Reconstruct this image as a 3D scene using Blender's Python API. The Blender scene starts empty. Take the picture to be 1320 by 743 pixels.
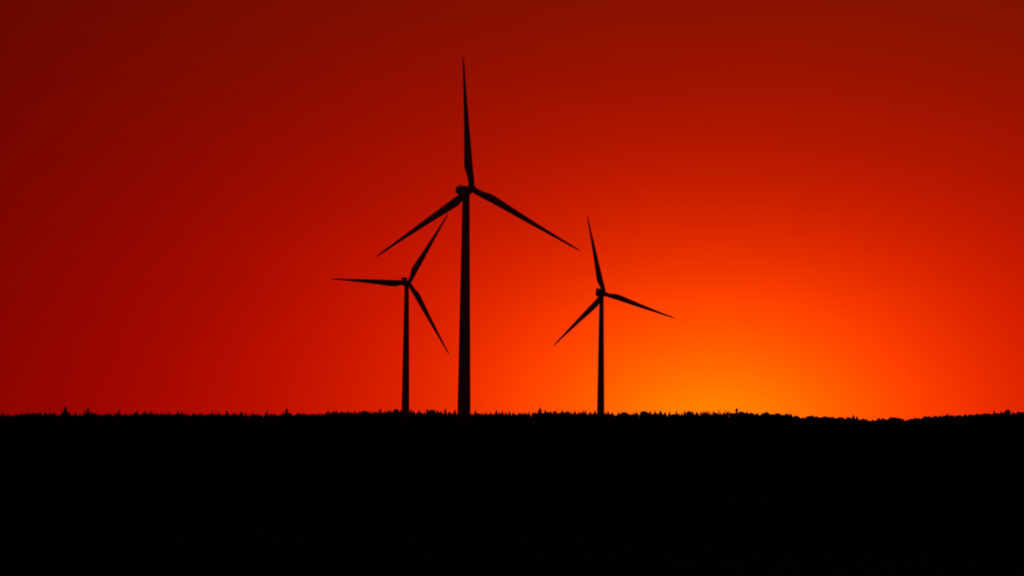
import bpy, bmesh, math, random
from mathutils import Vector, Matrix, noise

R = math.radians
scene = bpy.context.scene
COL = scene.collection

# ------------------------------------------------------------------ camera
W0, H0 = 1320.0, 743.0
FPX = 660.0 / math.tan(R(10.0))            # focal length in photo pixels (20 degree lens)
EYE = 1.7
PITCH = math.atan((545 - 371.5) / FPX)
ROLL = R(0.5)
cam_d = bpy.data.cameras.new('camera')
cam_d.sensor_fit = 'HORIZONTAL'
cam_d.angle = R(20.0)
cam_d.clip_start = 0.5
cam_d.clip_end = 60000
cam = bpy.data.objects.new('camera', cam_d)
COL.objects.link(cam)
cam.location = (0, 0, EYE)
cam.rotation_euler = (Matrix.Rotation(R(90) + PITCH, 4, 'X') @ Matrix.Rotation(ROLL, 4, 'Z')).to_euler()
scene.camera = cam

# ------------------------------------------------------------------ afterglow sky
world = bpy.data.worlds.new('World')
scene.world = world
world.use_nodes = True
nt = world.node_tree
nt.nodes.clear()
N, L = nt.nodes.new, nt.links.new
SUN_AZ, SUN_EL = R(4.05), R(0.4)           # just behind the wooded skyline


def put(sock, v):
    if isinstance(v, (int, float)):
        sock.default_value = v
    else:
        L(v, sock)


def M(op, a, b=0.0, c=None):
    n = N('ShaderNodeMath')
    n.operation = op
    put(n.inputs[0], a)
    put(n.inputs[1], b)
    if c is not None:
        put(n.inputs[2], c)
    return n.outputs[0]


tc = N('ShaderNodeTexCoord')
sep = N('ShaderNodeSeparateXYZ')
nrm = N('ShaderNodeVectorMath')
nrm.operation = 'NORMALIZE'
L(tc.outputs['Generated'], nrm.inputs[0])
L(nrm.outputs[0], sep.inputs[0])
az = M('MULTIPLY', M('ARCTAN2', sep.outputs[0], sep.outputs[1]), 180 / math.pi)
el = M('MULTIPLY', M('ARCSINE', sep.outputs[2]), 180 / math.pi)
elc = M('MAXIMUM', el, -1.0)


def sq(x):
    return M('MULTIPLY', x, x)


def band(c0, ka, a0, ke, e):
    # broad red band: dies away from the sunset azimuth and with height
    t = M('SUBTRACT', c0, M('MULTIPLY', sq(M('SUBTRACT', az, a0)), ka * ka))
    return M('EXPONENT', M('SUBTRACT', t, M('MULTIPLY', e, ke)))


def glow(a0, sa, e0, se, lnA):
    q = M('ADD', sq(M('DIVIDE', M('SUBTRACT', az, a0), sa)), sq(M('DIVIDE', M('SUBTRACT', elc, e0), se)))
    return M('EXPONENT', M('SUBTRACT', lnA + 1.0, M('SQRT', M('ADD', q, 1.0))))


red = M('ADD', band(-1.3088, 0.0411, 4.8935, 0.0595, elc), glow(4.0592, 4.1671, 0.4591, 2.2472, 0.0717))
gb = band(-5.7265, 0.0449, 11.42, -0.0827, M('MINIMUM', elc, 9.0))
gb = M('MULTIPLY', gb, M('EXPONENT', M('MULTIPLY', M('MAXIMUM', M('SUBTRACT', el, 9.0), 0.0), -0.07)))
grn = M('ADD', gb, glow(4.0277, 1.6808, -0.4163, 1.1858, -1.3343))
comb = N('ShaderNodeCombineColor')
L(red, comb.inputs[0])
L(grn, comb.inputs[1])
comb.inputs[2].default_value = 0.0
# faint unevenness of the dusty evening air, stretched along the horizon
mp = N('ShaderNodeMapping')
mp.inputs['Scale'].default_value = (14, 14, 60)
L(nrm.outputs[0], mp.inputs['Vector'])
nz = N('ShaderNodeTexNoise')
nz.inputs['Scale'].default_value = 1.0
nz.inputs['Detail'].default_value = 4.0
L(mp.outputs[0], nz.inputs['Vector'])
uneven = M('MULTIPLY_ADD', nz.outputs['Fac'], 0.07, 0.965)
mr = N('ShaderNodeMapRange')               # dark below the horizon
mr.inputs['From Min'].default_value = -6
mr.inputs['From Max'].default_value = -1
L(el, mr.inputs['Value'])
amp = M('MULTIPLY', uneven, mr.outputs[0])
bg = N('ShaderNodeBackground')
L(comb.outputs[0], bg.inputs['Color'])
L(amp, bg.inputs['Strength'])
sky = N('ShaderNodeTexSky')
sky.sky_type = 'NISHITA'
sky.sun_disc = False
sky.sun_elevation = SUN_EL
sky.sun_rotation = SUN_AZ
sky.dust_density = 8.0
tint = N('ShaderNodeMix')
tint.data_type = 'RGBA'
tint.blend_type = 'MULTIPLY'
tint.inputs[0].default_value = 1.0
L(sky.outputs[0], tint.inputs[6])
tint.inputs[7].default_value = (1.0, 0.04, 0.0, 1)
# the last grey-red dusk light that the rest of the dome still gives, away from the sunset
away = N('ShaderNodeMapRange')
away.interpolation_type = 'SMOOTHSTEP'
away.inputs['From Min'].default_value = 14.0
away.inputs['From Max'].default_value = 70.0
dist = M('SQRT', M('ADD', sq(M('MULTIPLY', M('SUBTRACT', az, 4.0), 0.6)), sq(el)))
L(dist, away.inputs['Value'])
bg3 = N('ShaderNodeBackground')
bg3.inputs['Color'].default_value = (0.013, 0.0008, 0.0014, 1)
L(M('MULTIPLY', away.outputs[0], mr.outputs[0]), bg3.inputs['Strength'])
bg2 = N('ShaderNodeBackground')
bg2.inputs['Strength'].default_value = 0.003
L(tint.outputs[2], bg2.inputs['Color'])
add = N('ShaderNodeAddShader')
L(bg.outputs[0], add.inputs[0])
L(bg2.outputs[0], add.inputs[1])
add3 = N('ShaderNodeAddShader')
L(add.outputs[0], add3.inputs[0])
L(bg3.outputs[0], add3.inputs[1])
out = N('ShaderNodeOutputWorld')
L(add3.outputs[0], out.inputs['Surface'])

sun_d = bpy.data.lights.new('sun', 'SUN')
sun_d.energy = 0.04                        # the disc is all but gone behind the wood
sun_d.angle = R(2.0)
sun_d.color = (1.0, 0.25, 0.05)
sun = bpy.data.objects.new('sun', sun_d)
COL.objects.link(sun)
sdir = Vector((math.sin(SUN_AZ) * math.cos(SUN_EL), math.cos(SUN_AZ) * math.cos(SUN_EL), math.sin(SUN_EL)))
sun.rotation_euler = sdir.to_track_quat('Z', 'Y').to_euler()
sun.location = sdir * 200 + Vector((0, 0, 120))

vs = scene.view_settings
vs.view_transform = 'Standard'
vs.look = 'None'
vs.exposure = 0.0
vs.gamma = 1.0
vs.use_curve_mapping = False
scene.render.dither_intensity = 1.0
scene.cycles.filter_width = 2.0            # slightly soft long-lens focus


# ------------------------------------------------------------------ helpers
def ray(px, py):
    x, y = (px - 660) / FPX, -(py - 371.5) / FPX
    c, s = math.cos(ROLL), math.sin(ROLL)
    x, y = x * c - y * s, x * s + y * c
    return Vector((x, math.cos(PITCH) - y * math.sin(PITCH), math.sin(PITCH) + y * math.cos(PITCH)))


def at(px, py, Y):
    d = ray(px, py)
    return Vector((0, 0, EYE)) + d * (Y / d.y)


def lerp_table(t, x):
    if x <= t[0][0]:
        return t[0][1]
    for (x0, y0), (x1, y1) in zip(t, t[1:]):
        if x <= x1:
            return y0 + (y1 - y0) * (x - x0) / (x1 - x0)
    return t[-1][1]


def mesh_from(name, verts, faces, mat, smooth=False):
    me = bpy.data.meshes.new(name)
    me.from_pydata(verts, [], faces)
    me.materials.append(mat)
    if smooth:
        me.polygons.foreach_set('use_smooth', [True] * len(me.polygons))
    me.update()
    return me


def bm_mesh(name, bm, mat, smooth=False):
    me = bpy.data.meshes.new(name)
    bmesh.ops.recalc_face_normals(bm, faces=bm.faces)
    bm.to_mesh(me)
    bm.free()
    me.materials.append(mat)
    if smooth:
        me.polygons.foreach_set('use_smooth', [True] * len(me.polygons))
    return me


def obj(name, me, parent=None, mtx=None):
    o = bpy.data.objects.new(name, me)
    COL.objects.link(o)
    if parent is not None:
        o.parent = parent
    if mtx is not None:
        o.matrix_local = mtx
    return o


def box(bm, c, s, bev=0.0, seg=2):
    r = bmesh.ops.create_cube(bm, size=1.0, matrix=Matrix.Translation(c) @ Matrix.Diagonal((s[0], s[1], s[2], 1)))
    if bev:
        es = {e for v in r['verts'] for e in v.link_edges}
        bmesh.ops.bevel(bm, geom=list(es), offset=bev, segments=seg, profile=0.5, affect='EDGES')


def lathe(bm, prof, n=32, mtx=None, cap=True):
    """prof = [(radius, z)...] revolved about Z"""
    rings = []
    for r, z in prof:
        ring = []
        for i in range(n):
            a = 2 * math.pi * i / n
            v = Vector((r * math.cos(a), r * math.sin(a), z))
            ring.append(bm.verts.new(mtx @ v if mtx else v))
        rings.append(ring)
    for a, b in zip(rings, rings[1:]):
        for i in range(n):
            bm.faces.new((a[i], a[(i + 1) % n], b[(i + 1) % n], b[i]))
    if cap:
        bm.faces.new(rings[0][::-1])
        bm.faces.new(rings[-1])


def bar(bm, p, q, r, n=6):
    p, q = Vector(p), Vector(q)
    d = q - p
    m = Matrix.Translation(p) @ d.to_track_quat('Z', 'Y').to_matrix().to_4x4()
    lathe(bm, [(r, 0), (r, d.length)], n, m)


# ------------------------------------------------------------------ materials
def material(name, c1, c2, scale, rough, spec=0.3, bump=0.0, bscale=None, detail=6.0, coord='Object', stretch=(1, 1, 1)):
    m = bpy.data.materials.new(name)
    m.use_nodes = True
    t = m.node_tree
    b = t.nodes['Principled BSDF']
    b.inputs['Roughness'].default_value = rough
    b.inputs['Specular IOR Level'].default_value = spec
    co = t.nodes.new('ShaderNodeTexCoord')
    mpn = t.nodes.new('ShaderNodeMapping')
    mpn.inputs['Scale'].default_value = stretch
    t.links.new(co.outputs[coord], mpn.inputs['Vector'])
    n = t.nodes.new('ShaderNodeTexNoise')
    n.inputs['Scale'].default_value = scale
    n.inputs['Detail'].default_value = detail
    t.links.new(mpn.outputs[0], n.inputs['Vector'])
    cr = t.nodes.new('ShaderNodeValToRGB')
    cr.color_ramp.elements[0].position = 0.35
    cr.color_ramp.elements[1].position = 0.65
    cr.color_ramp.elements[0].color = (*c1, 1)
    cr.color_ramp.elements[1].color = (*c2, 1)
    t.links.new(n.outputs['Fac'], cr.inputs['Fac'])
    t.links.new(cr.outputs['Color'], b.inputs['Base Color'])
    if bump:
        n2 = t.nodes.new('ShaderNodeTexNoise')
        n2.inputs['Scale'].default_value = bscale or scale * 4
        n2.inputs['Detail'].default_value = 8
        t.links.new(mpn.outputs[0], n2.inputs['Vector'])
        bp = t.nodes.new('ShaderNodeBump')
        bp.inputs['Distance'].default_value = bump
        t.links.new(n2.outputs['Fac'], bp.inputs['Height'])
        t.links.new(bp.outputs['Normal'], b.inputs['Normal'])
    return m


m_paint = material('turbine_paint', (0.62, 0.63, 0.62), (0.70, 0.70, 0.69), 0.35, 0.55, 0.3, stretch=(1, 1, 0.15))
m_blade = material('blade_gelcoat', (0.60, 0.61, 0.61), (0.68, 0.68, 0.67), 0.5, 0.5, 0.3, stretch=(1, 1, 0.2))
m_grey = material('grey_metal', (0.25, 0.25, 0.26), (0.33, 0.33, 0.33), 2.0, 0.5)
m_conc = material('concrete', (0.28, 0.27, 0.25), (0.38, 0.37, 0.35), 0.8, 0.9, 0.1, 0.02)
m_lens = material('red_lens', (0.30, 0.01, 0.01), (0.36, 0.015, 0.01), 4.0, 0.3)
m_needle = material('spruce_needles', (0.018, 0.035, 0.016), (0.045, 0.07, 0.028), 0.5, 0.9, 0.05)
m_leaf = material('oak_leaves', (0.035, 0.055, 0.018), (0.07, 0.10, 0.03), 0.6, 0.9, 0.05)
m_twig = material('bare_twigs', (0.06, 0.045, 0.035), (0.10, 0.08, 0.06), 2.0, 0.9, 0.05)
m_bark = material('bark', (0.06, 0.045, 0.035), (0.11, 0.085, 0.065), 1.5, 0.95, 0.05, 0.03)
m_field = material('field_soil', (0.022, 0.017, 0.012), (0.045, 0.036, 0.022), 0.04, 1.0, 0.0, 0.12, 1.3, 10.0)

# ------------------------------------------------------------------ skyline read off the photo
FOREST_Y = 2600.0
VALLEY = [(-200, 534), (0, 533.5), (18, 535), (33, 532.5), (78, 533.5), (94, 534), (170, 533), (260, 533.8), (360, 534),
          (415, 533), (425, 531), (520, 530.5), (590, 532.5), (610, 533.8), (700, 532), (720, 531.5), (800, 533),
          (900, 532.8), (950, 532), (975, 534), (1000, 533.5), (1020, 536.5), (1036, 538), (1050, 537), (1072, 538.5),
          (1090, 539), (1108, 539.5), (1125, 542.8), (1135, 541), (1150, 539), (1165, 541), (1180, 540.5), (1195, 538),
          (1215, 536.5), (1240, 536.3), (1260, 534.5), (1285, 533.5), (1320, 532.5), (1500, 531)]


def x_to_px(x, y):
    return 660 + x / y * FPX


def canopy_z(px):
    return at(px, lerp_table(VALLEY, px), FOREST_Y).z


def soft_canopy(px):
    return sum(canopy_z(px + d) for d in (-60, -40, -20, 0, 20, 40, 60)) / 7


# ------------------------------------------------------------------ ground
def smooth(a, b, t):
    t = max(0.0, min(1.0, (t - a) / (b - a)))
    return t * t * (3 - 2 * t)


PROFILE = [(-400, 2.0), (0, 0.0), (400, -1.2), (978, 0.45), (1250, -1.5), (1600, -4.45), (2000, -6.0)]


def ground_z(x, y):
    base = sum(lerp_table(PROFILE, y + d) for d in (-50, 0, 50)) / 3 if abs(y) > 60 else lerp_table(PROFILE, y)
    side = math.tanh(x / 160.0) * 4.0 * smooth(1100, 1550, y)
    z = base - side
    # low brow of the field in front of the turbines; it dies away to the right
    bpx = max(-300, min(1500, x_to_px(x, 850)))
    crest = at(bpx, 541.8 + 7 * smooth(790, 1010, bpx), 850).z
    brow = max(0.0, crest + 0.9)
    z += brow * smooth(520, 850, y) * (1 - smooth(850, 960, y))
    if y > 1800:
        zf = soft_canopy(max(-100, min(1420, x_to_px(x, FOREST_Y))))
        z = z + (zf - 15.0 - z) * smooth(1800, 2480, y) + 6.0 * smooth(2640, 2800, y)
    if y > 3100:
        z += (-70 - z) * smooth(3100, 7000, y)
    r = math.hypot(x, y)
    amp_ = 0.12 + 0.25 * smooth(60, 600, r)
    return z + amp_ * noise.noise(Vector((x / 70.0, y / 110.0, 3.1)))


def axis(lo, hi, fine_lo, fine_hi, step, grow=1.35):
    pts = [fine_lo]
    while pts[-1] < fine_hi:
        pts.append(pts[-1] + step)
    s = step
    while pts[-1] < hi:
        s *= grow
        pts.append(min(hi, pts[-1] + s))
    s = step
    while pts[0] > lo:
        s *= grow
        pts.insert(0, max(lo, pts[0] - s))
    return pts


xs = axis(-16000, 16000, -800, 800, 16)
ys = axis(-6000, 32000, -60, 3200, 16)
verts = [(x, y, ground_z(x, y)) for y in ys for x in xs]
nx = len(xs)
faces = [(j * nx + i, j * nx + i + 1, (j + 1) * nx + i + 1, (j + 1) * nx + i)
         for j in range(len(ys) - 1) for i in range(nx - 1)]
ground = obj('ground', mesh_from('ground', verts, faces, m_field, True))
ground['kind'] = 'structure'


# ------------------------------------------------------------------ wind turbines
HUB_H, ROTOR = 80.0, 45.0
TILT, CONE = R(5.0), R(1.35)

# tower: tapered steel tube in four flanged cans
bm = bmesh.new()
prof = []
for k, (z0, z1) in enumerate(((0, 14), (14, 34), (34, 56), (56, 78.1))):
    def tr(z):
        return 2.26 - (2.26 - 1.22) * (z / 78.1) ** 1.05
    n_ = 4
    for q in range(n_ + 1):
        z = z0 + (z1 - z0) * q / n_
        if q or not k:
            prof.append((tr(z), z))
lathe(bm, prof, 48)
for z in (14, 34, 56):
    lathe(bm, [(tr(z) - 0.05, z - 0.08), (tr(z) + 0.05, z - 0.07), (tr(z) + 0.05, z + 0.07), (tr(z) - 0.05, z + 0.08)], 48)
me_tower = bm_mesh('tower', bm, m_paint, True)
bm = bmesh.new()
lathe(bm, [(6.0, -2.5), (6.0, -0.2), (3.4, 0.12), (2.5, 0.15), (2.5, 0.0)], 40)
me_base = bm_mesh('foundation', bm, m_conc)
bm = bmesh.new()
box(bm, Vector((0, -2.28, 1.9)), (1.15, 0.22, 2.4), 0.06)
me_door = bm_mesh('door', bm, m_grey)
bm = bmesh.new()
box(bm, Vector((0.38, -2.43, 1.85)), (0.06, 0.07, 0.32), 0.015)
me_handle = bm_mesh('handle', bm, m_paint)
bm = bmesh.new()
box(bm, Vector((0, -2.75, 0.62)), (1.5, 1.1, 0.08))
for k in range(3):
    box(bm, Vector((0, -3.45 - 0.3 * k, 0.46 - 0.17 * k)), (1.3, 0.28, 0.05))
for sx in (-0.72, 0.72):
    bar(bm, (sx, -3.25, 0.1), (sx, -3.25, 1.7), 0.03)
    bar(bm, (sx, -4.2, 0.0), (sx, -4.2, 1.05), 0.03)
    bar(bm, (sx, -3.25, 1.7), (sx, -4.2, 1.05), 0.03)
    bar(bm, (sx, -3.25, 1.7), (sx, -2.2, 1.7), 0.03)
me_stairs = bm_mesh('access_stairs', bm, m_grey)

# nacelle, local frame: +X upwind along the shaft, Z up, origin over the tower axis at shaft height
bm = bmesh.new()
secs = [(-5.3, 1.15, -0.20, 1.20), (-5.1, 1.42, -0.45, 1.40), (-3.4, 1.58, -1.05, 1.48), (-1.4, 1.60, -1.35, 1.50),
        (1.0, 1.45, -1.25, 1.45), (2.2, 1.20, -1.00, 1.25), (2.6, 1.00, -0.80, 1.05)]
rings = []
for x, hw, z0, z1 in secs:
    rr = 0.22
    ring = []
    for cx_, cz_, a0 in ((hw - rr, z1 - rr, 0), (-(hw - rr), z1 - rr, 90), (-(hw - rr), z0 + rr, 180), (hw - rr, z0 + rr, 270)):
        for q in range(5):
            a = R(a0 + 22.5 * q)
            ring.append(bm.verts.new((x, cx_ + rr * math.cos(a), cz_ + rr * math.sin(a))))
    rings.append(ring)
for a, b in zip(rings, rings[1:]):
    for i in range(20):
        bm.faces.new((a[i], a[(i + 1) % 20], b[(i + 1) % 20], b[i]))
bm.faces.new(rings[0])
bm.faces.new(rings[-1][::-1])
me_nac = bm_mesh('nacelle', bm, m_paint, False)
bm = bmesh.new()
lathe(bm, [(1.25, -1.9), (1.32, -1.75), (1.32, -1.35)], 32)
me_yaw = bm_mesh('yaw_ring', bm, m_grey, False)
bm = bmesh.new()
box(bm, Vector((-3.9, 0, 2.45)), (2.1, 2.7, 2.05), 0.14)
for k in range(9):
    box(bm, Vector((-4.96, 0, 1.75 + 0.18 * k)), (0.14, 2.1, 0.05))
me_cooler = bm_mesh('cooler_box', bm, m_paint)
bm = bmesh.new()
box(bm, Vector((-3.6, 0, 1.56)), (2.0, 1.8, 0.22), 0.06)
me_hatch = bm_mesh('roof_hatch', bm, m_paint)
bm = bmesh.new()
for sy in (-1.2, 1.2):
    for x in (-4.7, -3.3, -1.9, -0.5):
        bar(bm, (x, sy, 1.35), (x, sy, 2.05), 0.035)
    bar(bm, (-4.7, sy, 2.05), (-0.5, sy, 2.05), 0.035)
bar(bm, (-4.7, -1.2, 2.05), (-4.7, 1.2, 2.05), 0.035)
me_rail = bm_mesh('railing', bm, m_grey)


def sensor_mesh(z):
    bm = bmesh.new()
    bar(bm, (-4.4, 0.55, z), (-4.4, 0.55, z + 0.85), 0.04)
    bar(bm, (-4.4, 0.25, z + 0.7), (-4.4, 0.85, z + 0.7), 0.03)
    for k in range(3):
        a = R(120 * k)
        bar(bm, (-4.4, 0.25, z + 0.85), (-4.4 + 0.2 * math.cos(a), 0.25 + 0.2 * math.sin(a), z + 0.85), 0.02)
        bmesh.ops.create_uvsphere(bm, u_segments=8, v_segments=6, radius=0.07,
                                  matrix=Matrix.Translation((-4.4 + 0.2 * math.cos(a), 0.25 + 0.2 * math.sin(a), z + 0.85)))
    box(bm, Vector((-4.45, 0.85, z + 0.9)), (0.45, 0.02, 0.16))
    bar(bm, (-4.4, 0.85, z + 0.7), (-4.4, 0.85, z + 0.9), 0.025)
    return bm_mesh('wind_sensor', bm, m_grey)


def light_mesh(z):
    bm = bmesh.new()
    lathe(bm, [(0.16, z), (0.16, z + 0.12), (0.13, z + 0.14), (0.13, z + 0.34), (0.06, z + 0.42)], 16,
          Matrix.Translation((-3.9, -0.6, 0)))
    return bm_mesh('warning_light', bm, m_lens)


me_sensor_low, me_sensor_high = sensor_mesh(1.64), sensor_mesh(3.54)
me_light_low, me_light_high = light_mesh(1.64), light_mesh(3.54)

# hub with nose cone, local frame: +Z along the shaft (upwind)
bm = bmesh.new()
lathe(bm, [(1.0, -1.35), (1.2, -1.2), (1.3, -0.5), (1.3, 0.5), (1.2, 0.9), (1.0, 1.3), (0.68, 1.62), (0.35, 1.8), (0.08, 1.86)], 36)
for k in range(3):
    mt = Matrix.Rotation(R(120 * k), 4, 'Z') @ Matrix.Rotation(R(90), 4, 'Y')
    lathe(bm, [(1.06, 1.0), (1.06, 1.5), (1.0, 1.56)], 24, mt)
me_hub = bm_mesh('rotor_hub', bm, m_paint, True)

# blade: span +Z, leading edge +X, upwind -Y
ST = [(1.3, .98, -.98, 1.96), (2.6, .98, -.98, 1.94), (4.0, .96, -1.12, 1.6), (5.6, .92, -1.5, 1.15), (7.4, .86, -1.84, .72),
      (9.0, .84, -1.80, .58), (11.0, .80, -1.66, .50), (14.0, .75, -1.45, .42), (18.0, .70, -1.20, .35), (22.0, .64, -.98, .29),
      (26.0, .58, -.80, .24), (30.0, .51, -.63, .19), (34.0, .45, -.46, .155), (38.0, .38, -.32, .12), (41.0, .31, -.22, .09),
      (43.3, .22, -.14, .06), (44.5, .12, -.07, .035), (45.0, .02, -.015, .01)]
NB = 20


def blade_mesh(wide):
    bm = bmesh.new()
    rings = []
    for z, le, te, th in ST:
        f = 1 + wide * (0.55 + 0.45 * smooth(3.0, 16.0, z))
        le, te = le * f + (0.10 if z > 40 else 0), te * f
        rnd = max(0.0, min(1.0, (5.8 - z) / 3.2))          # 1 = round root, 0 = aerofoil
        tw = R(13.0) * max(0.0, 1 - z / 40.0) ** 1.5
        pre = -0.9 * (z / 45.0) ** 2                       # tip curves upwind
        ring = []
        for i in range(NB):
            a = 2 * math.pi * i / NB
            u = 0.5 + 0.5 * math.cos(a)                    # 1 at leading edge, 0 at trailing edge
            x = te + (le - te) * u
            foil = 2.0 * th * 0.5 * (u ** 0.9) * math.sqrt(max(0, 1 - u)) * 2.0 * (0.62 if math.sin(a) < 0 else 1.0)
            foil = math.copysign(max(foil, 0.01), math.sin(a)) if abs(math.sin(a)) > 1e-6 else 0.0
            circ = th * 0.5 * math.sin(a)
            y = circ * rnd + foil * (1 - rnd)
            xr = x * math.cos(tw) + y * math.sin(tw)
            yr = -x * math.sin(tw) + y * math.cos(tw) + pre
            ring.append(bm.verts.new((xr, yr, z)))
        rings.append(ring)
    for a, b in zip(rings, rings[1:]):
        for i in range(NB):
            bm.faces.new((a[i], a[(i + 1) % NB], b[(i + 1) % NB], b[i]))
    bm.faces.new(rings[0])
    bm.faces.new(rings[-1])
    return bm_mesh('blade', bm, m_blade, True)


me_blade = blade_mesh(0.18)
me_blade_broad = blade_mesh(0.45)

TURBINES = [
    # hub point relative to the eye, yaw, blade angle, tall cooler box, label
    ((-13.87, 978.21, 78.82), 4.2, 0.4939, -0.0641, False,
     'tallest, nearest wind turbine, one blade straight up, standing between two smaller ones'),
    ((-56.03, 1573.78, 75.35), 3.3, 0.3804, 0.5347, True,
     'smaller wind turbine left of the tallest, one blade stretched out level'),
    ((51.88, 1631.83, 72.90), 3.6, 0.3907, -0.2267, True,
     'smaller wind turbine right of the tallest, nearest the orange glow'),
]
tower_feet = []
for hub, OVER, psi, th0, tall, label in TURBINES:
    H = Vector(hub) + Vector((0, 0, EYE))
    nh = Vector((math.sin(psi), -math.cos(psi), 0))
    foot = Vector((H.x, H.y, 0)) - nh * OVER
    foot.z = H.z - HUB_H - OVER * math.sin(TILT)
    tower_feet.append(foot)
    t = bpy.data.objects.new('wind_turbine', None)
    COL.objects.link(t)
    t.location = foot
    t['label'] = label
    t['category'] = 'wind turbine'
    t['group'] = 'wind turbines on the field'
    obj('foundation', me_base, t)
    tw_ = obj('tower', me_tower, t)
    obj('access_stairs', me_stairs, t)
    dr = obj('door', me_door, tw_)
    nm = Matrix.Translation((0, 0, HUB_H)) @ Matrix.Rotation(psi - R(90), 4, 'Z')
    nac = obj('nacelle', me_nac, t, nm)
    obj('yaw_ring', me_yaw, t, nm)
    if tall:
        obj('cooler_box', me_cooler, nac)
        obj('wind_sensor', me_sensor_high, nac)
        obj('warning_light', me_light_high, nac)
    else:
        obj('roof_hatch', me_hatch, nac)
        obj('railing', me_rail, nac)
        obj('wind_sensor', me_sensor_low, nac)
        obj('warning_light', me_light_low, nac)
    n = nh * math.cos(TILT) + Vector((0, 0, math.sin(TILT)))
    r = Vector((math.cos(psi), math.sin(psi), 0))
    u = n.cross(r) if n.cross(r).z > 0 else r.cross(n)
    hl = H - foot

    def frame(X, Y, Z, o):
        m = Matrix((X, Y, Z)).transposed().to_4x4()
        m.translation = o
        return m
    X = math.cos(th0) * u + math.sin(th0) * r
    obj('rotor_hub', me_hub, t, frame(X, n.cross(X), n, hl))
    for k in range(3):
        a = th0 + k * 2 * math.pi / 3
        v = math.cos(a) * u + math.sin(a) * r
        led = -math.sin(a) * u + math.cos(a) * r
        Z = (v * math.cos(CONE) + n * math.sin(CONE)).normalized()
        obj('blade', me_blade_broad if tall else me_blade, t, frame(led, Z.cross(led), Z, hl))

# ------------------------------------------------------------------ trees
rng = random.Random(7)


def spruce(seed, tiers=17, per=9, trunk=True):
    """unit spruce: height 1, crown radius ~0.16; drooping branch sprays"""
    g = random.Random(seed)
    V, F = [], []
    for k in range(tiers):
        t = k / (tiers - 1)
        z = 0.10 + 0.89 * t ** 0.92
        rad = min(0.20, 0.44 * (1 - t) ** 0.85) + 0.012
        rad *= g.uniform(0.82, 1.15)
        n = max(4, int(per * (1 - 0.5 * t)))
        off = g.uniform(0, 6.28)
        for i in range(n):
            a = off + 2 * math.pi * i / n + g.uniform(-.25, .25)
            rr = rad * g.uniform(0.65, 1.15)
            w = rr * g.uniform(0.28, 0.42)
            dz = -rr * g.uniform(0.25, 0.6)
            ca, sa = math.cos(a), math.sin(a)
            b = len(V)
            V += [(0.002 * ca, 0.002 * sa, z + 0.02), (rr * .55 * ca - w * sa, rr * .55 * sa + w * ca, z + dz * .5),
                  (rr * ca, rr * sa, z + dz), (rr * .55 * ca + w * sa, rr * .55 * sa - w * ca, z + dz * .5),
                  (rr * .5 * ca, rr * .5 * sa, z + dz * .5 - rr * .22)]
            F += [(b, b + 1, b + 2), (b, b + 2, b + 3), (b + 1, b + 4, b + 2), (b + 4, b + 3, b + 2), (b, b + 4, b + 1), (b, b + 3, b + 4)]
    nc = 9                                              # dense needle mass round the stem
    levels = [(.06, .05), (.12, .13), (.3, .13), (.5, .125), (.7, .095), (.85, .056), (.94, .026), (.985, .010)]
    b = len(V)
    for z, r_ in levels:
        for i in range(nc):
            a = 2 * math.pi * i / nc + z * 9
            q = r_ * g.uniform(.75, 1.2)
            V.append((q * math.cos(a), q * math.sin(a), z + g.uniform(-.02, .02)))
    for k in range(len(levels) - 1):
        for i in range(nc):
            F.append((b + k * nc + i, b + k * nc + (i + 1) % nc, b + (k + 1) * nc + (i + 1) % nc, b + (k + 1) * nc + i))
    b = len(V)
    V += [(0.006, 0, .93), (-.004, .006, .93), (-.004, -.006, .93), (0, 0, 1.0)]
    F += [(b, b + 1, b + 3), (b + 1, b + 2, b + 3), (b + 2, b, b + 3)]
    return V, F


def stem(r0, h, lean=0.0, n=7):
    V, F = [], []
    for k in range(4):
        t = k / 3
        for i in range(n):
            a = 2 * math.pi * i / n
            r_ = r0 * (1 - 0.85 * t)
            V.append((r_ * math.cos(a) + lean * t, r_ * math.sin(a), -0.03 + (h + .03) * t))
    for k in range(3):
        for i in range(n):
            F.append((k * n + i, k * n + (i + 1) % n, (k + 1) * n + (i + 1) % n, (k + 1) * n + i))
    return V, F


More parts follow.
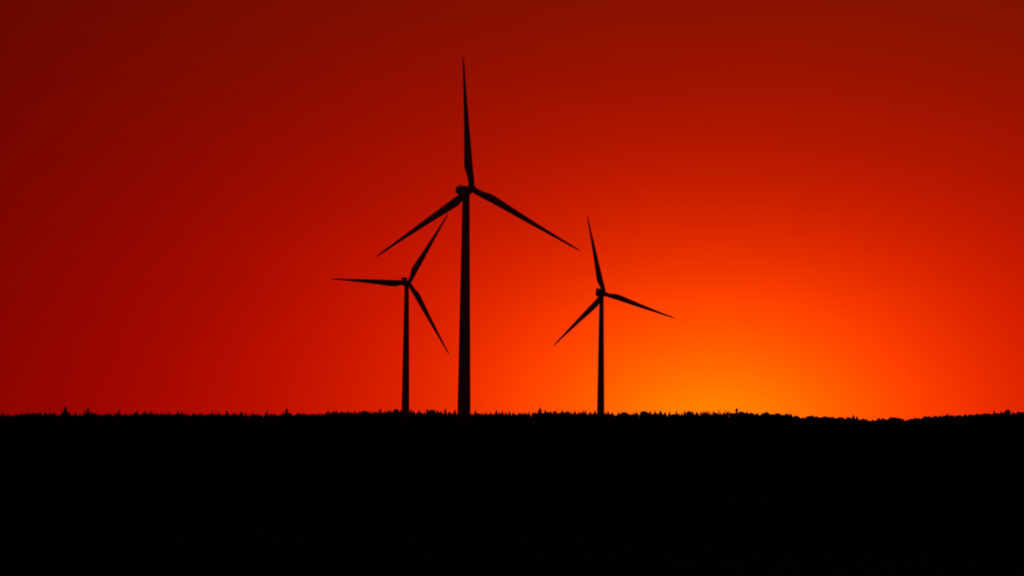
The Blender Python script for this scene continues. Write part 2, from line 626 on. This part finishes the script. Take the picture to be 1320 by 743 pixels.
def leafy(seed, count=560, spread=0.36, sparse=False):
    """unit broadleaf crown: leaf clumps through an uneven set of boughs"""
    g = random.Random(seed)
    V, F = [], []
    blobs = []
    for k in range(7 if not sparse else 6):
        a = g.uniform(0, 6.28)
        d = g.uniform(0.05, spread * 0.75)
        blobs.append((d * math.cos(a), d * math.sin(a), g.uniform(0.45, 0.84), g.uniform(0.12, 0.2)))
    blobs.append((0, 0, 0.80, 0.18))
    for k in range(count):
        bx, by, bz, br = g.choice(blobs)
        d = Vector((g.gauss(0, 1), g.gauss(0, 1), g.gauss(0, 1))).normalized()
        r_ = br * (g.random() ** 0.4)
        c = Vector((bx, by, bz)) + d * r_
        s = g.uniform(0.016, 0.04) * (0.6 if sparse else 1)
        u = Vector((g.gauss(0, 1), g.gauss(0, 1), g.gauss(0, 1))).normalized()
        w = u.orthogonal().normalized()
        v = u.cross(w)
        b = len(V)
        for q in range(5):
            an = q * 1.2566 + g.uniform(-.3, .3)
            V.append(tuple(c + (w * math.cos(an) + v * math.sin(an)) * s * g.uniform(.6, 1.2)))
        F.append(tuple(range(b, b + 5)))
    if not sparse:                                      # foliage masses inside the leaf clumps, down to low skirts
        for bx, by, bz, br in blobs + [(bx * 1.1, by * 1.1, bz * .45, br * 1.15) for bx, by, bz, br in blobs[:5]]:
            b = len(V)
            nu, nv = 9, 6
            for j in range(nv):
                ph = math.pi * (j + .5) / nv
                for i in range(nu):
                    a = 2 * math.pi * i / nu
                    q = br * g.uniform(.62, .98)
                    V.append((bx + q * math.sin(ph) * math.cos(a), by + q * math.sin(ph) * math.sin(a), bz + q * math.cos(ph)))
            for j in range(nv - 1):
                for i in range(nu):
                    F.append((b + j * nu + i, b + j * nu + (i + 1) % nu, b + (j + 1) * nu + (i + 1) % nu, b + (j + 1) * nu + i))
            F.append(tuple(range(b, b + nu)))
            F.append(tuple(range(b + (nv - 1) * nu, b + nv * nu)))
    top = max(p[2] for p in V)
    V = [(x, y, z / top) for x, y, z in V]
    return V, F, blobs, top


def limbs(blobs, top, r0, twigs=0, seed=0):
    g = random.Random(seed)
    V, F = stem(r0, 0.55)

    def branch(p, q, ra, rb):
        p, q = Vector(p), Vector(q)
        d = (q - p).normalized()
        w = d.orthogonal().normalized()
        v = d.cross(w)
        b = len(V)
        for c, r_ in ((p, ra), (q, rb)):
            for i in range(4):
                V.append(tuple(c + (w * math.cos(i * 1.5708) + v * math.sin(i * 1.5708)) * r_))
        for i in range(4):
            F.append((b + i, b + (i + 1) % 4, b + 4 + (i + 1) % 4, b + 4 + i))
    for bx, by, bz, br in blobs:
        z0 = min(0.5, 0.28 + 0.2 * g.random())
        e = (bx, by, bz / top)
        branch((0, 0, z0), e, r0 * .5, r0 * .2)
        for k in range(twigs):
            d = Vector((g.gauss(0, 1), g.gauss(0, 1), abs(g.gauss(0, 1)))).normalized() * br * g.uniform(.5, 1.0)
            q = Vector(e) + d
            q.z = min(q.z, 0.995)
            branch(e, q, r0 * .16, r0 * .04)
    return V, F


SPRUCES = []
for s in range(7):
    V, F = spruce(100 + s, tiers=16 + s % 3, per=9)
    V2, F2 = stem(0.014, 0.93)
    SPRUCES.append((mesh_from('crown', V, F, m_needle), mesh_from('trunk', V2, F2, m_bark, True)))
LEAFY = []
for s in range(6):
    V, F, bl, top = leafy(200 + s)
    V2, F2 = limbs(bl, top, 0.022, 0, s)
    LEAFY.append((mesh_from('crown', V, F, m_leaf), mesh_from('trunk', V2, F2, m_bark)))
BARE = []
for s in range(3):
    V, F, bl, top = leafy(300 + s, 700, 0.36, True)
    V2, F2 = limbs(bl, top, 0.02, 12, s)
    BARE.append((mesh_from('crown', V, F, m_leaf), mesh_from('trunk', V2, F2, m_twig)))

# peaks on the skyline: px, py of the top, kind (s spruce, b broadleaf, t thin-leaved), width factor, own label
PEAKS = [
    (3, 531.8, 's', 1, None), (10, 532.4, 's', 1, None), (22, 531.5, 's', .8, None), (34, 531.0, 's', 1.2, None),
    (42, 531.8, 's', 1, None), (52, 530.2, 's', 1.1, None), (58, 530.0, 's', 1, None), (64.5, 530.0, 's', 1, None), (72, 531.5, 's', 1, None),
    (84.4, 523.0, 's', 1.25, 'tallest pointed spruce of the whole treeline, standing out near the far left edge'),
    (80.5, 528.5, 's', .9, None), (89.0, 529.5, 's', 1.0, None), (98, 529.8, 's', 1, None),
    (113.5, 524.6, 's', 1.1, 'second tallest spruce near the far left edge, just right of the tallest one'),
    (109, 529.0, 's', 1, None), (118.5, 529.2, 's', 1, None), (124, 530.8, 's', 1, None), (139, 531, 's', 1, None),
    (153.4, 527.6, 's', 1.1, 'third spruce that stands up at the far left, lower than the two tallest beside it'),
    (176.8, 528.8, 's', 1, None), (186.4, 528.6, 's', 1, None), (194.5, 528.6, 's', 1.1, None), (201, 531, 's', 1, None),
    (207.7, 530.2, 's', 1, None), (218, 530.0, 's', 1, None),
    (229, 528.9, 's', 1.1, 'left one of a close pair of twin spruces, left part of the treeline'),
    (234.5, 529.1, 's', 1.1, 'right one of a close pair of twin spruces, left part of the treeline'),
    (258, 532, 's', 1, None),
    (274, 529.6, 's', 1, 'left one of three separate little spruces with gaps between them, left part of the treeline'),
    (281.8, 530.1, 's', .8, 'thin middle one of three separate little spruces, left part of the treeline'),
    (292.7, 528.4, 's', 1.2, 'right and broadest of three separate little spruces, left part of the treeline'),
    (304, 531, 's', 1, None), (311, 529.6, 's', 1.3, None), (317, 530.4, 's', 1, None), (325, 531, 's', 1, None),
    (344.5, 528.0, 's', .8, 'slim spruce standing alone a little left of the pointed solitary one'),
    (369.6, 525.4, 's', 1.2, 'pointed solitary spruce rising above a low stretch midway between left edge and left turbine'),
    (364.5, 530.4, 's', 1, None), (375, 530.6, 's', 1, None), (383, 530.8, 's', 1, None), (392, 531, 's', 1, None), (410, 531, 's', 1, None),
    (423, 528.0, 's', 1.1, 'spruce standing where the treeline steps up, left of the left turbine'), (429.5, 528.6, 's', 1, None), (440, 530.0, 's', 1, None), (448.9, 528.7, 's', 1, None),
    (457, 528.5, 's', .9, None), (469.5, 528.8, 'b', 1.1, None), (463, 530.0, 's', 1, None), (477, 529.6, 's', 1, None), (484, 529.6, 's', 1, None),
    (489.8, 526.0, 's', .9, 'slender spruce sticking up a short way left of the left turbine'),
    (497, 529, 's', 1, None), (503, 527.4, 's', 1, None), (511, 527.0, 'b', 1.2, 'low rounded tree close to the left side of the left turbine tower'), (516.5, 527.8, 's', 1, None),
    (529.6, 526.2, 's', 1, 'spruce touching the right side of the left turbine tower'),
    (533, 528.2, 's', 1, None), (540.6, 528.2, 's', 1.2, None),
    (550.9, 526.2, 's', 1, 'highest spruce about halfway between the left and the tallest turbine tower'),
    (557.5, 527.4, 'b', 1.1, None), (563.8, 528.0, 's', 1, None), (568.5, 528.7, 's', .8, None),
    (574, 526.2, 's', 1.1, 'second high spruce between the left and the tallest turbine tower, nearer the tallest'),
    (580, 529.5, 's', 1, None), (586.3, 527.4, 's', 1, 'spruce close against the left side of the tallest turbine tower'),
    (608, 531.8, 's', .9, None), (612.7, 528.5, 's', 1.0, 'first spruce standing clear right of the tallest turbine tower'),
    (619, 531.8, 's', 1, None), (625.6, 530.6, 's', 1, None), (632, 530.0, 's', 1, None), (639.8, 528.6, 's', 1.1, 'higher spruce in the low treeline a little right of the tallest turbine tower'), (643.5, 530, 's', .8, None),
    (647.7, 528.7, 's', 1, None), (652, 530.6, 's', .8, None), (656.7, 528.9, 's', 1, None), (662, 530.2, 's', 1, None), (672.9, 530.8, 's', 1, None),
    (681.9, 530.0, 's', 1, None), (690.2, 530, 's', .8, None),
    (696.2, 524.8, 's', 1.3, 'broad tall spruce, highest between the tallest and the right turbine'),
    (703, 527.2, 's', 1, 'spruce just right of the broad tall one, between the tallest and the right turbine'),
    (710, 528.8, 's', 1.1, None), (717, 529.8, 's', 1, None), (724.4, 527.6, 's', 1.1, None), (731.5, 529.0, 'b', 1, None), (741, 528.6, 's', 1, None),
    (746, 530, 's', 1, None), (751.5, 528.0, 's', .9, None), (754.9, 527.4, 's', .9, None), (761, 529.4, 's', 1, None),
    (767, 528.0, 's', 1, 'spruce touching the left side of the right turbine tower'),
    (783.7, 528.4, 's', .8, 'thin spruce just right of the right turbine tower'), (780.5, 530.6, 's', 1, None),
    (789, 530.4, 's', 1, None), (797, 531.2, 's', 1, None), (803, 530.6, 'b', .8, None), (807, 529.0, 's', 1, None),
    (820, 528.6, 's', .65, 'very thin lone spruce under the orange glow, right of the right turbine'),
    (831, 529.4, 'b', 1.2, None), (838, 528.0, 's', .75, None), (844.5, 528.8, 's', .9, None), (851.5, 528.0, 's', 1, None), (857, 530, 's', 1, None),
    (863, 529.5, 's', 1, None), (872, 528.4, 's', .75, None), (882.7, 528.0, 's', .9, None), (887.3, 528.8, 'b', .9, None), (892.5, 528.2, 's', .9, None),
    (898.7, 529.8, 's', 1, None), (903, 529.6, 't', 1, None), (907.5, 528.8, 't', 1.1, None),
    (913.4, 527.2, 't', 1.3, 'wispy see-through tree against the brightest orange sky'),
    (920, 528.6, 't', 1.2, None), (927.3, 527.2, 't', 1.4, 'second wispy see-through tree right of the first, in the orange glow'),
    (934.8, 528.2, 't', 1.3, None), (940, 530.0, 't', 1.1, None),
    (955, 529.6, 'b', 1.2, None), (963, 529.2, 's', 1, None), (968.6, 531.3, 'b', 1, None),
    (976, 532.0, 'b', 1, None), (983, 531.6, 'b', 1.1, None), (989, 530.8, 'b', 1.3, 'wide rounded crown right of the wispy trees, under the orange glow'),
    (1001.7, 531.7, 'b', 1.1, None), (1008, 533.4, 'b', 1, None), (1014, 532.4, 'b', 1.2, None), (1019, 532.8, 'b', 1.1, None),
    (1029, 535.6, 'b', 1, None), (1041, 535.8, 'b', 1.1, None), (1047, 535.2, 'b', 1.2, 'low rounded hump of foliage, first broad rise left of the dip'), (1054, 535.6, 'b', 1.2, None),
    (1063, 535.8, 'b', 1.2, None), (1069, 536.2, 'b', 1.1, None), (1076, 538.6, 'b', 1, None), (1083, 536.4, 's', .7, None), (1087, 538.4, 'b', 1, None),
    (1091.7, 536.4, 's', .8, None), (1096, 537.0, 's', 1, None),
    (1100.2, 534.0, 's', 1.1, 'left and higher one of two spruces just left of the dip in the treeline'),
    (1104.7, 535.0, 's', .9, 'right and lower one of two spruces just left of the dip in the treeline'),
    (1110, 540, 'b', 1, None), (1117, 541.2, 'b', 1, None), (1125.5, 542.2, 'b', 1, None), (1132.7, 538.2, 'b', 1.2, None), (1139.5, 537.8, 's', .9, None),
    (1148.6, 536.9, 'b', 1.4, 'low rounded broadleaf tree just right of the dip in the treeline'), (1156, 538.6, 'b', 1, None), (1162, 538.8, 'b', 1, None), (1170, 540, 'b', 1, None),
    (1177.5, 540, 'b', 1, None), (1184.7, 538.4, 'b', 1, None), (1192, 536.0, 'b', 1.3, 'rounded tree making a small hump halfway up the rise right of the dip'), (1198, 536.0, 'b', 1, None), (1206, 536.0, 'b', 1, None),
    (1215, 534.8, 'b', 1, None), (1221.4, 532.8, 's', 1.4, 'pointed tree on the rising treeline halfway between the dip and the right edge'),
    (1228, 535, 'b', 1, None), (1235, 534.6, 'b', 1, None), (1245, 533.8, 'b', 1, None), (1252, 533.6, 'b', 1, None),
    (1258, 532.6, 'b', 1.3, None), (1265, 533, 'b', 1, None), (1271, 532.6, 'b', 1, None), (1276, 532.4, 'b', 1, None),
    (1281.4, 527.9, 's', .8, 'narrow pointed tree sticking up near the far right edge'), (1286, 531.4, 'b', 1, None),
    (1292, 530.2, 'b', 1.1, None), (1299.5, 527.8, 'b', 1.5, 'broad rounded tree, highest of the clump near the far right edge'),
    (1306, 530.6, 'b', 1, None), (1312.8, 529.8, 'b', 1.1, None), (1319, 530.6, 'b', 1.1, None), (1327, 531, 'b', 1.1, None),
    (949.6, 526.3, 'p', 1.0, 'thin bare stem with a small round crown on top, in the orange glow'),
]
# ordinals count outward from the trees and towers that carry a name of their own
LANDMARKS = {0: 'the left edge', 84.4: 'the tallest far-left spruce', 113.5: 'the second tallest far-left spruce',
             153.4: 'the third far-left spire', 229: 'the close twin spruces', 234.5: 'the close twin spruces',
             274: 'the three separate little spruces', 292.7: 'the three separate little spruces',
             344.5: 'the slim lone spruce', 369.6: 'the pointed solitary spruce', 423: 'the spruce at the treeline step',
             489.8: 'the slender spruce near the left turbine', 522.5: 'the left turbine tower',
             550.9: 'the highest spruce between left and tallest towers', 574: 'the high spruce nearest the tallest tower',
             597: 'the tallest turbine tower', 639.8: 'the higher spruce right of the tallest tower', 696.2: 'the broad tall spruce between towers',
             703: 'the broad tall spruce between towers', 738: '', 774: 'the right turbine tower', 820: 'the very thin lone spruce',
             913.4: 'the first wispy tree', 927.3: 'the second wispy tree', 949.6: 'the ball-topped stem',
             989: 'the wide rounded crown under the glow', 1047: 'the low hump before the dip', 1100.2: 'the two spruces by the dip',
             1104.7: 'the two spruces by the dip', 1148.6: 'the rounded tree just past the dip', 1192: 'the hump halfway up the rise',
             1221.4: 'the pointed tree on the rise', 1281.4: 'the narrow pointed tree near the right edge',
             1299.5: 'the broad highest crown near the right edge'}
LANDMARKS = {k: v for k, v in LANDMARKS.items() if v}
ORD = ['nearest', 'second', 'third', 'fourth', 'fifth', 'sixth', 'seventh', 'eighth', 'ninth', 'tenth']
TOPS = sorted(p[0] for p in PEAKS)


def own_label(px, kind):
    nm = {'s': 'small spruce', 'b': 'rounded tree', 't': 'wispy see-through tree', 'p': 'tree'}[kind]
    best = None
    for lx, ln in LANDMARKS.items():
        lo, hi = min(lx, px), max(lx, px)
        n_ = sum(1 for q in TOPS if lo < q < hi and abs(q - lx) > .05)
        if best is None or n_ < best[0] or (n_ == best[0] and abs(lx - px) < abs(best[1] - px)):
            best = (n_, lx, ln)
    n_, lx, ln = best
    side = 'right' if px > lx else 'left'
    o = ORD[n_] if n_ else 'first'
    return '%s treetop %s of %s, a %s' % (o, side, ln, nm)


def group_of(px, kind):
    nm = {'s': 'spruces', 'b': 'broadleaf trees', 't': 'wispy trees', 'p': 'broadleaf trees'}[kind]
    if px < 522:
        return nm + ' of the treeline left of the turbines'
    if px < 774:
        return nm + ' of the treeline between the turbines'
    return nm + ' of the treeline right of the turbines'


# lone ball-topped tree
V, F, bl, top = leafy(401, 150, 0.0)
Vb = [(x * .42, y * .42, .82 + (z - .8) * .5 if False else .80 + (z - 1) * .42 + .2) for x, y, z in V]
POLE = (mesh_from('crown', Vb, F, m_leaf), mesh_from('trunk', *stem(0.016, .9), m_bark, True))

for i, (px, py, kind, wf, label) in enumerate(sorted(PEAKS, key=lambda p: p[0])):
    if not label and kind in 'sb':
        py, wf = py + 0.5, wf * 1.2
    if kind == 'b' and px < 980:
        wf *= 1.5
    Y = FOREST_Y + rng.uniform(-30, 30)
    if abs(px - 949.6) < .1:
        Y = FOREST_Y - 40
    p = at(px, py, Y)
    gz = ground_z(p.x, Y)
    h = p.z - gz
    if kind == 's':
        crown, trunk = SPRUCES[i % len(SPRUCES)]
        name, cat = 'spruce_tree', 'spruce'
        sx = h * rng.uniform(0.78, 0.98) * wf
    elif kind == 'b':
        crown, trunk = LEAFY[i % len(LEAFY)]
        name, cat = 'broadleaf_tree', 'tree'
        sx = h * rng.uniform(0.5, 0.65) * wf
    elif kind == 't':
        crown, trunk = BARE[i % len(BARE)]
        name, cat = 'broadleaf_tree', 'tree'
        sx = h * rng.uniform(0.45, 0.6) * wf
    else:
        crown, trunk = POLE
        name, cat = 'broadleaf_tree', 'tree'
        sx = h * 0.8
    t = bpy.data.objects.new(name, None)
    COL.objects.link(t)
    t.location = (p.x, Y, gz)
    t.rotation_euler = (0, 0, rng.uniform(0, 6.28))
    t.scale = (sx, sx, h)
    t.empty_display_size = 0.2
    obj('crown', crown, t)
    obj('trunk', trunk, t)
    t['label'] = label or own_label(px, kind)
    t['category'] = cat
    t['group'] = group_of(px, kind)

# the wood behind and beside them: a closed mass of canopy, one object
VV, FF = [], []
LOWS = [spruce(500 + s, 9, 6) for s in range(5)]
LOWB = [leafy(600 + s, 90)[:2] for s in range(4)]


def drop(src, x, y, z, sx, sz, rot):
    b = len(VV)
    c, s = math.cos(rot), math.sin(rot)
    for vx, vy, vz in src[0]:
        VV.append((x + (vx * c - vy * s) * sx, y + (vx * s + vy * c) * sx, z + vz * sz))
    for f in src[1]:
        FF.append(tuple(b + q for q in f))


for row in range(11):
    Y = 2572 + row * 24
    x = -780.0
    while x < 780:
        xx, yy = x + rng.uniform(-1.5, 1.5), Y + rng.uniform(-8, 8)
        pxx = x_to_px(xx, yy)
        gz = ground_z(xx, yy)
        up = rng.uniform(-1.7, 1.4) if row in (2, 3, 4) else rng.uniform(0.2, 2.6)
        lim = at(pxx, lerp_table(VALLEY, pxx) + up, yy).z
        h = max(6.0, min(24.0, lim - gz))
        if rng.random() < (0.85 if pxx < 960 else 0.12):
            drop(LOWS[rng.randrange(5)], xx, yy, gz, h * rng.uniform(.8, 1.0), h, rng.uniform(0, 6))
        else:
            drop(LOWB[rng.randrange(4)], xx, yy, gz, h * rng.uniform(.55, .75), h, rng.uniform(0, 6))
        x += rng.uniform(3.6, 5.4)
wood = obj('woodland', mesh_from('woodland', VV, FF, m_needle))
wood['kind'] = 'stuff'
wood['label'] = 'dark mixed wood closing the field below the skyline, behind the turbines'
wood['category'] = 'woodland'
print('things', len([o for o in COL.objects if o.parent is None]), 'wood faces', len(FF), 'feet', [(round(f.z, 2), round(ground_z(f.x, f.y), 2)) for f in tower_feet])
